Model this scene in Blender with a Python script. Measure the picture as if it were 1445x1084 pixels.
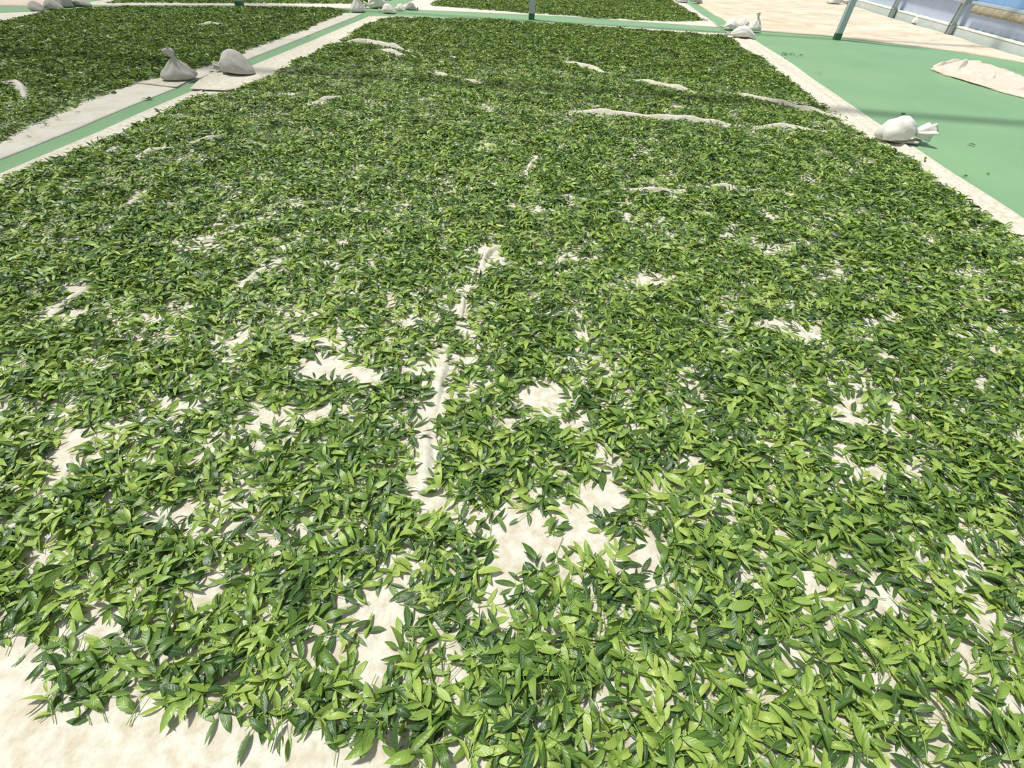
import bpy, bmesh, math
import numpy as np
from mathutils import Matrix, Vector, Euler

# ------------------------------------------------------------------ scene, camera, light
for o in list(bpy.data.objects):
    bpy.data.objects.remove(o)
SC = bpy.context.scene
COL = SC.collection

FPX, CX, CY, CAMH = 655.0, 722.5, 542.0, 1.4
_n = np.array([-32.0, 658.0, FPX]); _n /= np.linalg.norm(_n)
_up = -_n
_v = np.array([824 - CX, -105 - CY, FPX]); _v -= _v.dot(_up) * _up; _v /= np.linalg.norm(_v)
_r = np.cross(_v, _up)
CM = np.stack([_r, _v, _up])            # photo ray (right, down, forward) -> world (X right, Y along the mats, Z up)

def G(x, y, z=0.0):
    """photo pixel -> point of the ground plane at height z"""
    d = CM @ np.array([x - CX, y - CY, FPX])
    t = (z - CAMH) / d[2]
    return (float(d[0] * t), float(d[1] * t))

def P(pts):
    """world points (N,3) -> photo pixels"""
    q = (np.asarray(pts) - np.array([0, 0, CAMH])) @ CM
    return np.stack([CX + FPX * q[:, 0] / q[:, 2], CY + FPX * q[:, 1] / q[:, 2]], 1), q[:, 2]

cam_d = bpy.data.cameras.new('camera')
cam = bpy.data.objects.new('camera', cam_d); COL.objects.link(cam)
cam_d.sensor_fit = 'HORIZONTAL'; cam_d.sensor_width = 36.0
cam_d.lens = 36.0 * FPX / 1445.0
cam_d.clip_start = 0.02; cam_d.clip_end = 200
mw = Matrix.Identity(4)
for i in range(3):
    mw[i][0] = CM[i, 0]; mw[i][1] = -CM[i, 1]; mw[i][2] = -CM[i, 2]
mw[2][3] = CAMH
cam.matrix_world = mw
SC.camera = cam

world = bpy.data.worlds.new('world'); SC.world = world
world.use_nodes = True
wb = world.node_tree.nodes['Background']
wb.inputs[0].default_value = (0.93, 0.965, 1.0, 1)
wb.inputs[1].default_value = 0.52

sun_d = bpy.data.lights.new('sun', 'SUN')
sun = bpy.data.objects.new('sun', sun_d); COL.objects.link(sun)
sun_d.energy = 4.7
sun_d.angle = math.radians(5.5)
sun_d.color = (1.0, 0.972, 0.905)
SUN_FROM = Vector((-0.37, 0.13, 0.92)).normalized()      # direction towards the sun
sun.rotation_euler = SUN_FROM.to_track_quat('Z', 'Y').to_euler()
sun.location = SUN_FROM * 12

vs = SC.view_settings
vs.view_transform = 'Standard'; vs.look = 'None'; vs.gamma = 1.0
vs.use_curve_mapping = False
vs.exposure = -0.08

rng = np.random.default_rng(7)

# ------------------------------------------------------------------ materials
def new_mat(name):
    m = bpy.data.materials.new(name); m.use_nodes = True
    nt = m.node_tree
    return m, nt, nt.nodes['Principled BSDF']

def N(nt, kind, **kw):
    n = nt.nodes.new(kind)
    for k, v in kw.items():
        setattr(n, k, v)
    return n

def ramp(nt, fac, stops):
    r = nt.nodes.new('ShaderNodeValToRGB')
    el = r.color_ramp.elements
    el[0].position, el[0].color = stops[0][0], (*stops[0][1], 1)
    el[1].position, el[1].color = stops[-1][0], (*stops[-1][1], 1)
    for p, c in stops[1:-1]:
        e = el.new(p); e.color = (*c, 1)
    nt.links.new(fac, r.inputs[0])
    return r.outputs[0]

def noise(nt, scale, detail=4, rough=0.55, vec=None, stretch=None, dist=0.0):
    n = N(nt, 'ShaderNodeTexNoise')
    n.inputs['Scale'].default_value = scale
    n.inputs['Detail'].default_value = detail
    n.inputs['Roughness'].default_value = rough
    n.inputs['Distortion'].default_value = dist
    if stretch is not None:
        tc = N(nt, 'ShaderNodeTexCoord'); mp = N(nt, 'ShaderNodeMapping')
        mp.inputs['Scale'].default_value = stretch
        nt.links.new(tc.outputs['Object'], mp.inputs[0]); nt.links.new(mp.outputs[0], n.inputs['Vector'])
    elif vec is not None:
        nt.links.new(vec, n.inputs['Vector'])
    else:
        tc = N(nt, 'ShaderNodeTexCoord'); nt.links.new(tc.outputs['Object'], n.inputs['Vector'])
    return n.outputs['Fac']

def mixc(nt, fac, a, b, mode='MIX'):
    m = N(nt, 'ShaderNodeMix', data_type='RGBA', blend_type=mode)
    for sock, v in ((m.inputs[0], fac), (m.inputs[6], a), (m.inputs[7], b)):
        if hasattr(v, 'is_output'):
            nt.links.new(v, sock)
        elif isinstance(v, (int, float)):
            sock.default_value = v
        else:
            sock.default_value = (*v, 1)
    return m.outputs[2]

def bump(nt, bsdf, h, strength, dist):
    b = N(nt, 'ShaderNodeBump')
    b.inputs['Strength'].default_value = strength; b.inputs['Distance'].default_value = dist
    nt.links.new(h, b.inputs['Height']); nt.links.new(b.outputs[0], bsdf.inputs['Normal'])

def math_n(nt, op, a, b=None):
    m = N(nt, 'ShaderNodeMath', operation=op)
    for s, v in ((m.inputs[0], a), (m.inputs[1], b)):
        if v is None: continue
        if hasattr(v, 'is_output'): nt.links.new(v, s)
        else: s.default_value = v
    return m.outputs[0]

def cloth_mat(name, base, stain, stain2, lo, hi, sc=7.0, stretch=None, dist=0.0):
    m, nt, b = new_mat(name)
    n1 = noise(nt, sc, 6, 0.65, stretch=stretch, dist=dist)
    n2 = noise(nt, sc * 0.22, 3, 0.5, stretch=stretch)
    n3 = noise(nt, 55, 4, 0.7)
    c = ramp(nt, n1, [(lo, stain), (hi, base)])
    f2 = ramp(nt, n2, [(0.55, (0, 0, 0)), (0.72, (1, 1, 1))])
    c = mixc(nt, f2, c, mixc(nt, 0.55, c, stain2))
    c = mixc(nt, ramp(nt, n3, [(0.35, (0.0, 0.0, 0.0)), (0.7, (0.35, 0.35, 0.35))]), c, base)
    nt.links.new(c, b.inputs['Base Color'])
    b.inputs['Roughness'].default_value = 0.85
    b.inputs['Specular IOR Level'].default_value = 0.15
    hn = math_n(nt, 'ADD', math_n(nt, 'MULTIPLY', noise(nt, 9, 5, 0.6), 1.0), math_n(nt, 'MULTIPLY', noise(nt, 90, 3, 0.6), 0.12))
    bump(nt, b, hn, 0.5, 0.02)
    return m

M_CANVAS = cloth_mat('cream_canvas', (0.62, 0.612, 0.54), (0.48, 0.425, 0.315), (0.525, 0.47, 0.36), 0.36, 0.60, 24.0)
M_CANVAS_L = cloth_mat('pale_canvas', (0.635, 0.615, 0.545), (0.55, 0.505, 0.425), (0.56, 0.515, 0.435), 0.35, 0.55, 5.0)
M_TAN = cloth_mat('stained_canvas', (0.635, 0.58, 0.475), (0.50, 0.385, 0.25), (0.53, 0.41, 0.27), 0.34, 0.56, 1.5, stretch=(0.7, 1.3, 1), dist=1.4)
M_PINK = cloth_mat('pinkish_canvas', (0.66, 0.565, 0.49), (0.56, 0.44, 0.36), (0.58, 0.46, 0.38), 0.3, 0.55, 6.0)
M_BAG = cloth_mat('sandbag_cloth', (0.76, 0.74, 0.69), (0.66, 0.625, 0.56), (0.65, 0.61, 0.54), 0.3, 0.6, 14.0)
M_BAG_G = cloth_mat('grey_sandbag_cloth', (0.50, 0.485, 0.45), (0.40, 0.38, 0.34), (0.42, 0.39, 0.345), 0.3, 0.6, 14.0)

def floor_mat():
    m, nt, b = new_mat('green_floor_paint')
    n1 = noise(nt, 0.9, 5, 0.6); n2 = noise(nt, 14, 4, 0.6)
    c = ramp(nt, n1, [(0.3, (0.165, 0.320, 0.165)), (0.7, (0.215, 0.375, 0.185))])
    c = mixc(nt, ramp(nt, n2, [(0.4, (0, 0, 0)), (0.8, (0.3, 0.3, 0.3))]), c, (0.235, 0.38, 0.22))
    nt.links.new(c, b.inputs['Base Color'])
    b.inputs['Roughness'].default_value = 0.5
    b.inputs['Specular IOR Level'].default_value = 0.35
    bump(nt, b, noise(nt, 40, 3), 0.08, 0.01)
    return m
M_FLOOR = floor_mat()

def plain(name, col, rough=0.6, metal=0.0, var=0.06, sc=6.0):
    m, nt, b = new_mat(name)
    n = noise(nt, sc, 4)
    lo = tuple(max(0, c * (1 - var)) for c in col); hi = tuple(min(1, c * (1 + var)) for c in col)
    nt.links.new(ramp(nt, n, [(0.3, lo), (0.7, hi)]), b.inputs['Base Color'])
    b.inputs['Roughness'].default_value = rough; b.inputs['Metallic'].default_value = metal
    return m
M_STEEL = plain('pale_blue_steel_paint', (0.42, 0.50, 0.52), 0.45)
M_STEEL_D = plain('grey_galvanised_steel', (0.36, 0.38, 0.37), 0.5, 0.2)
M_BASEGREEN = plain('dark_green_paint', (0.03, 0.14, 0.06), 0.5)
M_KERB = plain('grey_kerb_render', (0.56, 0.60, 0.60), 0.8)
M_SILL = plain('white_sill_paint', (0.85, 0.88, 0.78), 0.5)
M_CURTAIN = plain('tan_curtain_cloth', (0.33, 0.29, 0.21), 0.9, 0, 0.25, 30)
M_TIE = plain('tie_string', (0.5, 0.46, 0.38), 0.9)

def film_mat(name, col, trans, trans_col):
    m, nt, b = new_mat(name)
    n = noise(nt, 3.0, 4, stretch=(1, 6, 0.6))
    c = ramp(nt, n, [(0.3, tuple(x * 0.88 for x in col)), (0.7, col)])
    nt.links.new(c, b.inputs['Base Color'])
    b.inputs['Roughness'].default_value = 0.35
    t = N(nt, 'ShaderNodeBsdfTranslucent'); t.inputs[0].default_value = (*trans_col, 1)
    mx = N(nt, 'ShaderNodeMixShader'); mx.inputs[0].default_value = trans
    nt.links.new(b.outputs[0], mx.inputs[1]); nt.links.new(t.outputs[0], mx.inputs[2])
    nt.links.new(mx.outputs[0], nt.nodes['Material Output'].inputs[0])
    return m
M_FILM = film_mat('blue_grey_film', (0.72, 0.78, 0.88), 0.45, (0.74, 0.82, 0.96))
M_FILM_B = film_mat('bright_blue_film', (0.52, 0.72, 0.96), 0.6, (0.55, 0.78, 1.0))

def leaf_mat(name, per_object):
    m, nt, b = new_mat(name)
    if per_object:
        oi = N(nt, 'ShaderNodeObjectInfo')
        sp = N(nt, 'ShaderNodeSeparateColor'); nt.links.new(oi.outputs['Color'], sp.inputs[0])
        tint = sp.outputs[0]
    else:
        at = N(nt, 'ShaderNodeAttribute', attribute_name='tint'); tint = at.outputs['Fac']
    uv = N(nt, 'ShaderNodeAttribute', attribute_name='leafuv')
    sx = N(nt, 'ShaderNodeSeparateXYZ'); nt.links.new(uv.outputs['Vector'], sx.inputs[0])
    col = ramp(nt, tint, [(0.0, LEAF[0]), (0.3, LEAF[1]), (0.62, LEAF[2]), (1.0, LEAF[3])])
    ax = math_n(nt, 'ABSOLUTE', sx.outputs[0])
    rib = math_n(nt, 'LESS_THAN', ax, 0.09)
    # blotches along the blade
    nz = noise(nt, 60, 3)
    col = mixc(nt, ramp(nt, nz, [(0.35, (0.0, 0.0, 0.0)), (0.75, (0.35, 0.35, 0.35))]), col, (0.14, 0.27, 0.05))
    stemf = sx.outputs[2]
    col = mixc(nt, math_n(nt, 'MULTIPLY', rib, 0.28), col, (0.30, 0.46, 0.12))
    col = mixc(nt, stemf, col, (0.30, 0.43, 0.09))
    nt.links.new(col, b.inputs['Base Color'])
    b.inputs['Roughness'].default_value = 0.40
    b.inputs['Specular IOR Level'].default_value = 0.45
    ph = math_n(nt, 'SUBTRACT', math_n(nt, 'MULTIPLY', sx.outputs[1], 44.0), math_n(nt, 'MULTIPLY', ax, 9.0))
    bump(nt, b, math_n(nt, 'SINE', ph), 0.16, 0.0012)
    t = N(nt, 'ShaderNodeBsdfTranslucent')
    nt.links.new(mixc(nt, 0.5, col, mixc(nt, 1.0, col, (1.6, 1.5, 0.5), 'MULTIPLY')), t.inputs[0])
    mx = N(nt, 'ShaderNodeMixShader'); mx.inputs[0].default_value = 0.17
    nt.links.new(b.outputs[0], mx.inputs[1]); nt.links.new(t.outputs[0], mx.inputs[2])
    nt.links.new(mx.outputs[0], nt.nodes['Material Output'].inputs[0])
    return m
LEAF = [(0.024, 0.066, 0.022), (0.084, 0.168, 0.026), (0.245, 0.375, 0.066), (0.40, 0.505, 0.115)]
M_LEAF_BED = leaf_mat('tea_leaf_heap', False)
M_LEAF = leaf_mat('tea_leaf', True)

# ------------------------------------------------------------------ helpers
def link(name, me, mat=None, parent=None):
    o = bpy.data.objects.new(name, me); COL.objects.link(o)
    if mat is not None and not me.materials:
        me.materials.append(mat)
    if parent is not None:
        o.parent = parent
    return o

def tag(o, label=None, cat=None, group=None, kind=None):
    if label: o['label'] = label
    if cat: o['category'] = cat
    if group: o['group'] = group
    if kind: o['kind'] = kind
    return o

def empty(name, loc, rz=0.0):
    o = bpy.data.objects.new(name, None); COL.objects.link(o)
    o.location = loc; o.rotation_euler = (0, 0, rz); o.empty_display_size = 0.05
    return o

def mesh_py(name, v, f, smooth=False):
    me = bpy.data.meshes.new(name); me.from_pydata([tuple(map(float, p)) for p in v], [], f); me.update()
    if smooth:
        me.polygons.foreach_set('use_smooth', [True] * len(me.polygons))
    return me

def box(x0, x1, y0, y1, z0, z1, name='box', bev=0.0):
    bm = bmesh.new(); bmesh.ops.create_cube(bm, size=1)
    for v in bm.verts:
        v.co = Vector(((x0 + x1) / 2 + v.co.x * (x1 - x0), (y0 + y1) / 2 + v.co.y * (y1 - y0), (z0 + z1) / 2 + v.co.z * (z1 - z0)))
    if bev:
        bmesh.ops.bevel(bm, geom=bm.edges[:], offset=bev, segments=2, affect='EDGES')
    me = bpy.data.meshes.new(name); bm.to_mesh(me); bm.free()
    return me

_perm = rng.random((256, 256))
def vnoise(x, y, s):
    x = np.asarray(x, float) * s; y = np.asarray(y, float) * s
    xi = np.floor(x).astype(int); yi = np.floor(y).astype(int)
    fx = x - xi; fy = y - yi
    fx = fx * fx * (3 - 2 * fx); fy = fy * fy * (3 - 2 * fy)
    a = _perm[xi % 256, yi % 256]; b = _perm[(xi + 1) % 256, yi % 256]
    c = _perm[xi % 256, (yi + 1) % 256]; d = _perm[(xi + 1) % 256, (yi + 1) % 256]
    return (a * (1 - fx) + b * fx) * (1 - fy) + (c * (1 - fx) + d * fx) * fy
def fbm(x, y, s):
    return 0.5 * vnoise(x, y, s) + 0.3 * vnoise(np.asarray(x) + 31.7, np.asarray(y) + 5.1, s * 2.1) + 0.2 * vnoise(np.asarray(x) + 3.3, np.asarray(y) + 77.7, s * 4.3)

# ------------------------------------------------------------------ floor and wall
fl = link('floor', box(-20, 8.3, -4, 26, -0.12, 0.0, 'floor'), M_FLOOR)
tag(fl, 'green painted floor showing between the canvas sheets', kind='structure')

WX = 8.05
kerb = link('wall_right', box(WX, WX + 0.16, -4, 26, 0.0, 0.145, 'kerb'), M_KERB)
tag(kerb, 'low grey kerb wall under the blue side sheeting', kind='structure')
sill = link('trim_1', box(WX - 0.008, WX + 0.17, -4, 26, 0.1455, 0.172, 'sill', 0.004), M_SILL)
tag(sill, 'white sill rail along the top of the grey kerb', kind='structure')
rail = link('trim_2', box(WX + 0.0, WX + 0.07, -4, 26, 0.535, 0.585, 'rail', 0.006), M_STEEL)
tag(rail, 'pale steel rail across the blue side sheeting', kind='structure')
cols_y = [26 - 2.62 * k - 2.3 for k in range(11)]
off = 13.31 - min(cols_y, key=lambda q: abs(q - 13.31))
cols_y = [q + off for q in cols_y]
def film_panel(name, y0, y1, z0, z1, mat, pitch, label):
    n = int((y1 - y0) / pitch) * 2
    v = []; f = []
    for i in range(n + 1):
        y = y0 + (y1 - y0) * i / n
        dx = 0.006 if i % 2 else -0.006
        for z in (z0, z1):
            v.append((WX + 0.09 + dx, y, z))
        for z in (z0, z1):
            v.append((WX + 0.094 + dx, y, z))
    for i in range(n):
        a = i * 4; b = a + 4
        f += [(a, a + 1, b + 1, b), (a + 2, b + 2, b + 3, a + 3)]
    o = link(name, mesh_py(name, v, f), mat)
    tag(o, label, kind='structure')
    return o
ys = sorted(cols_y)
wn = 0
for a, b in zip(ys[:-1], ys[1:]):
    wn += 1
    w = film_panel('window_%d' % wn, a, b, 0.17, 0.56, M_FILM, 0.07, 'lower blue-grey corrugated side sheet between two wall columns')
    link('upper_sheet', film_panel('upper_sheet', a, b, 0.56, 2.6, M_FILM_B, 0.12, 'x').data, None, w)
    # drop the temporary top-level object, keep the child
for o in [o for o in bpy.data.objects if o.name.startswith('upper_sheet') and o.parent is None]:
    bpy.data.objects.remove(o)

def wall_column(y, label):
    r = empty('wall_column', (WX - 0.075, y, 0.0))
    tag(r, label, 'column', 'steel columns of the side wall')
    link('web', box(-0.012, 0.012, -0.04, 0.04, 0.0, 2.9, 'web'), M_STEEL_D, r)
    for s in (-1, 1):
        link('flange', box(-0.045, 0.045, s * 0.045 - 0.007, s * 0.045 + 0.007, 0.0, 2.9, 'flange'), M_STEEL, r)
    link('bracket', box(-0.05, 0.06, -0.075, 0.075, 0.175, 0.2, 'bracket', 0.004), M_STEEL_D, r)
    link('bracket', box(-0.05, 0.06, -0.09, 0.09, 0.53, 0.6, 'bracket', 0.004), M_STEEL_D, r)
    return r
for y in ys:
    if 10 < y < 20:
        wall_column(y, 'grey steel column standing at the foot of the side wall' + (' beside the rolled curtain' if abs(y - 13.31) < 0.5 else ', clear of the rolled curtain'))

# pleated tan curtain hanging below the rail
cv = []; cf = []
yy = np.linspace(13.05, 9.6, 120)
for i, y in enumerate(yy):
    d = 0.014 * math.sin(i * 0.75) + 0.004 * math.sin(i * 2.3)
    zb = 0.41 + 0.004 * math.sin(i * 0.55)
    for (dx, z) in ((0, 0.535), (0.02 + d, 0.50), (0.03 + d, 0.45), (0.02 + d, zb), (-0.0, zb)):
        cv.append((WX - 0.01 - dx, y, z))
for i in range(len(yy) - 1):
    for k in range(4):
        a = i * 5 + k; cf.append((a, a + 1, a + 6, a + 5))
cur = link('rolled_curtain', mesh_py('rolled_curtain', cv, cf, True), M_CURTAIN)
tag(cur, 'tan pleated curtain rolled up beneath the wall rail', 'curtain')

# ------------------------------------------------------------------ steel posts and roof beams
def post(x, y, label, w=0.1, h=3.3):
    r = empty('steel_post', (x, y, 0.0))
    tag(r, label, 'post', 'square steel roof posts')
    link('shaft', box(-w / 2, w / 2, -w / 2, w / 2, 0.1, h, 'shaft', 0.004), M_STEEL, r)
    pb = link('painted_base', box(-w / 2 - 0.004, w / 2 + 0.004, -w / 2 - 0.004, w / 2 + 0.004, 0.0, 0.1, 'painted_base', 0.003), M_BASEGREEN, r)
    pb['label'] = 'dark green painted foot'
    return r
px, py = G(1180, 56); post(px, py, 'square steel post on the open green floor beside the stained sheet', 0.105)
px, py = G(750, 27.5); post(px, py, 'square steel post on the green strip behind the main leaf bed', 0.11)
px, py = G(339, 10.5); post(px, py, 'square steel post behind the dark leaf bed across the strip', 0.12)

def beam(y, z, w, h, x0=-14, x1=8.1):
    o = link('roof_beam', box(x0, x1, y - w / 2, y + w / 2, z, z + h, 'roof_beam', 0.01), M_STEEL)
    tag(o, 'long steel roof beam carried by the posts', 'roof beam', 'roof beams', 'structure')
ZB = 3.3
dy = ZB * SUN_FROM.y / SUN_FROM.z
for ysh, w in ((6.35, 0.17), (11.8, 0.11)):
    beam(ysh + dy, ZB, w, 0.18)

# see-through sheets added unseen above the frame to darken the left bay
def shade_sheet_mat(name, opac):
    m, nt, b = new_mat(name)
    b.inputs['Base Color'].default_value = (0.35, 0.36, 0.36, 1); b.inputs['Roughness'].default_value = 0.9
    t = N(nt, 'ShaderNodeBsdfTransparent')
    mx = N(nt, 'ShaderNodeMixShader'); mx.inputs[0].default_value = opac
    nt.links.new(t.outputs[0], mx.inputs[1]); nt.links.new(b.outputs[0], mx.inputs[2])
    nt.links.new(mx.outputs[0], nt.nodes['Material Output'].inputs[0])
    return m
dxs = ZB * -SUN_FROM.x / SUN_FROM.z
for x1, y1, z, op, lab in ((-2.3 - dxs, 9.0, ZB - 0.05, 0.13, 'thin wide shading sheet added unseen under the roof beams'), (-3.9 - dxs, 12.2, ZB - 0.12, 0.26, 'denser shading sheet added unseen over the dark leaf bed')):
    me = mesh_py('added_shade_sheet', [(-14, -3, z), (x1, -3, z), (x1, y1, z), (-14, y1, z)], [(0, 1, 2, 3)])
    tag(link('added_shade_sheet', me, shade_sheet_mat('added_shade_sheet', op)), lab, 'shade net', None, 'structure')

# ------------------------------------------------------------------ canvas sheets
def resample(poly, step):
    out = []
    for a, b in zip(poly[:-1], poly[1:]):
        a = np.array(a); b = np.array(b); n = max(1, int(np.linalg.norm(b - a) / step))
        for i in range(n):
            out.append(a + (b - a) * i / n)
    out.append(np.array(poly[-1]))
    return np.array(out)

def fold_geo(poly, w, h, seed):
    """an arched wrinkle of cloth along a ground polyline, tapering at both ends"""
    c = resample(poly, 0.03); n = len(c)
    r = np.random.default_rng(seed)
    k = np.arange(n) * 0.03
    wob = (vnoise(k, np.full(n, seed * 3.1), 5) - 0.5) * w * 0.5
    t = np.gradient(c, axis=0); t /= np.linalg.norm(t, axis=1)[:, None] + 1e-9
    nrm = np.stack([-t[:, 1], t[:, 0]], 1)
    c = c + nrm * wob[:, None]
    ends = np.minimum(1, np.minimum(k, k[-1] - k) / 0.28 + 0.02)
    h = h * (0.66 if h > 0.052 else 1.15)
    hh = h * ends * (0.62 + 0.55 * vnoise(k, np.full(n, seed * 1.7), 7))
    ww = w * (0.75 + 0.5 * vnoise(k, np.full(n, seed * 2.9), 6)) * (0.4 + 0.6 * ends)
    prof = [(-1.0, -0.05), (-0.62, 0.32), (-0.38, 0.78), (-0.1, 1.0), (0.2, 0.97), (0.45, 0.66), (0.68, 0.25), (1.0, -0.05)]
    v = []; f = []
    m = len(prof)
    for i in range(n):
        for (a, b) in prof:
            q = c[i] + nrm[i] * a * ww[i] * 0.5 * 1.25
            v.append((q[0], q[1], 0.006 + b * hh[i]))
    for i in range(n - 1):
        for j in range(m - 1):
            a = i * m + j; f.append((a, a + 1, a + m + 1, a + m))
    return v, f

def sheet(name, xl, xr, y0, y1, nu, nv, mat, label, wr=0.006, folds=(), edge=0.02, margin=None, group=None, dense=1.0, z0=0.004):
    us = np.linspace(0, 1, nu); us = us + dense * 0.06 * np.sin(us * 2 * np.pi) * -1
    vv = np.linspace(0, 1, nv)
    U, V = np.meshgrid(us, vv, indexing='ij')
    X = xl + (xr - xl) * U
    ya = y0(X) if callable(y0) else np.full_like(X, y0)
    yb = y1(X) if callable(y1) else np.full_like(X, y1)
    Y = ya + (yb - ya) * V
    # slightly wavy borders
    X = X + edge * (vnoise(Y, Y * 0 + 3.3, 1.3) - 0.5) * 2 * (np.abs(U - 0.5) * 2) ** 3
    Y = Y + edge * (vnoise(X, X * 0 + 8.3, 1.6) - 0.5) * 2 * (np.abs(V - 0.5) * 2) ** 6
    Z = z0 + wr * fbm(X, Y, 2.2) * np.clip((1 - np.maximum(np.abs(U - 0.5), np.abs(V - 0.5)) * 2) / 0.05, 0, 1)
    if margin is not None:
        Z = Z + margin(X, Y)
    idx = np.arange(nu * nv).reshape(nu, nv)
    v = np.stack([X.ravel(), Y.ravel(), Z.ravel()], 1).tolist()
    f = []
    for i in range(nu - 1):
        for j in range(nv - 1):
            f.append((idx[i, j], idx[i + 1, j], idx[i + 1, j + 1], idx[i, j + 1]))
    f = [tuple(int(q) for q in t) for t in f]
    # skirt down to the floor
    ring = list(idx[:, 0]) + list(idx[-1, 1:]) + list(idx[-2::-1, -1]) + list(idx[0, -2:0:-1])
    ring = [int(q) for q in ring]
    b0 = len(v)
    for q in ring:
        v.append([v[q][0], v[q][1], 0.001])
    L = len(ring)
    for i in range(L):
        j = (i + 1) % L
        f.append((ring[i], b0 + i, b0 + j, ring[j]))
    for (fv, ff) in folds:
        o = len(v); v += [list(q) for q in fv]; f += [tuple(q + o for q in t) for t in ff]
    ob = link(name, mesh_py(name, v, f, True), mat)
    return tag(ob, label, 'canvas sheet', group)

def itp(xs, ys_):
    return lambda X: np.interp(X, xs, ys_)

FOLDS = [  # photo polylines, width, height (m)
    ([(628, 492), (626, 520), (618, 560), (612, 585)], 0.075, 0.045),
    ([(606, 595), (602, 630), (597, 670), (598, 705)], 0.085, 0.03),
    ([(657, 408), (650, 440), (645, 465)], 0.06, 0.035),
    ([(702, 345), (690, 362), (678, 385)], 0.08, 0.05),
    ([(757, 222), (748, 236), (740, 250)], 0.07, 0.06),
    ([(795, 88), (830, 97), (858, 106)], 0.10, 0.085),
    ([(885, 113), (940, 124), (985, 133)], 0.10, 0.085),
    ([(1020, 131), (1075, 143), (1130, 155), (1185, 168)], 0.10, 0.075),
    ([(808, 158), (860, 162), (905, 167), (950, 170), (1040, 179)], 0.09, 0.075),
    ([(1060, 181), (1110, 182), (1165, 188)], 0.08, 0.065),
    ([(890, 137), (915, 139)], 0.1, 0.06), ([(945, 150), (975, 156)], 0.1, 0.06),
    ([(880, 269), (925, 271), (960, 270)], 0.07, 0.06),
    ([(985, 267), (1020, 264), (1060, 270)], 0.07, 0.055),
    ([(1075, 268), (1115, 275)], 0.07, 0.055),
    ([(190, 225), (215, 216), (247, 209)], 0.085, 0.08),
    ([(260, 205), (280, 202), (322, 189)], 0.07, 0.07),
    ([(285, 229), (310, 222)], 0.09, 0.06),
    ([(438, 148), (485, 137)], 0.10, 0.085),
    ([(480, 62), (520, 61), (575, 73)], 0.14, 0.10),
    ([(535, 70), (572, 80)], 0.12, 0.09),
    ([(600, 103), (645, 110)], 0.10, 0.08), ([(652, 113), (680, 118)], 0.10, 0.075),
    ([(630, 81), (650, 83)], 0.12, 0.08),
    ([(398, 134), (418, 133)], 0.10, 0.08), ([(500, 174), (535, 171)], 0.08, 0.06),
    ([(70, 446), (95, 428), (130, 404)], 0.07, 0.045),
    ([(178, 292), (212, 270)], 0.07, 0.055),
    ([(338, 402), (360, 390), (388, 374)], 0.07, 0.04),
    ([(275, 345), (310, 333)], 0.07, 0.05),
    ([(150, 330), (175, 315)], 0.06, 0.04),
    ([(610, 250), (640, 262)], 0.06, 0.04),
    ([(90, 690), (98, 660), (102, 630)], 0.07, 0.03),
    ([(862, 95), (900, 100)], 0.1, 0.06),
]
folds_w = [([G(*p) for p in pl], w, h) for pl, w, h in FOLDS]
FOLDS_L = [
    ([(0, 117), (22, 118), (36, 128), (38, 140)], 0.09, 0.08),
    ([(175, 97), (207, 95)], 0.09, 0.08),
    ([(272, 38), (322, 36)], 0.13, 0.11),
    ([(360, 27), (376, 26)], 0.15, 0.10), ([(155, 36), (178, 36)], 0.14, 0.09), ([(330, 30), (345, 30)], 0.14, 0.09),
    ([(20, 40), (45, 38)], 0.14, 0.09),
]
foldsL_w = [([G(*p) for p in pl], w, h) for pl, w, h in FOLDS_L]

def margin_main(X, Y):
    d = 3.38 - X
    z = np.zeros_like(X)
    for c, a, s in ((0.07, 0.016, 0.02), (0.17, 0.012, 0.025), (0.27, 0.014, 0.03)):
        c2 = c + 0.05 * np.sin(Y * 0.9 + c * 40)
        z += a * np.exp(-((d - c2) / s) ** 2) * (0.3 + vnoise(Y, Y * 0 + c * 50, 0.8))
    d2 = X + 3.97
    z += 0.010 * np.exp(-((d2 - 0.12 - 0.03 * np.sin(Y)) / 0.03) ** 2) * vnoise(Y, Y * 0 + 5, 0.9)
    return z

ytop = itp([-4.2, -3.3, -0.14, 2.9, 3.5], [11.0, 11.35, 11.75, 11.62, 11.5])
main_mat = sheet('canvas_sheet', -3.97, 3.38, -1.2, ytop, 120, 150, M_CANVAS,
                 'cream mottled canvas sheet under the wide main bed of tea leaves', 0.008,
                 [fold_geo(p, w, h, i + 1) for i, (p, w, h) in enumerate(folds_w)], margin=margin_main, dense=2.2)
ytopL = itp([-10, -9.3, -6.6, -4.2], [8.75, 9.45, 11.1, 11.4])
left_mat = sheet('canvas_sheet', -9.9, -4.19, 0.0, ytopL, 60, 110, M_CANVAS_L,
                 'pale canvas sheet under the dark leaf bed beyond the long green strip', 0.008,
                 [fold_geo(p, w, h, i + 60) for i, (p, w, h) in enumerate(foldsL_w)], dense=1.5)
sheet('canvas_sheet', -9.45, -4.35, itp([-9.5, -6.8, -4.3], [10.2, 11.5, 12.05]), 21.0, 30, 40, M_CANVAS_L,
      'pale canvas sheet behind the dark leaf bed, past the crossing strip', 0.008)
sheet('canvas_sheet', -3.85, 3.02, itp([-3.9, -0.16, 3.05], [12.3, 12.68, 12.42]), 21.0, 50, 50, M_CANVAS_L,
      'pale canvas sheet behind the main leaf bed and the middle post', 0.008)
sheet('canvas_sheet', -17, -9.75, itp([-17, -9.7], [8.2, 9.9]), 21.0, 30, 40, M_PINK,
      'bare pinkish canvas sheet past the far corner of the dark leaf bed', 0.008)
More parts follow.
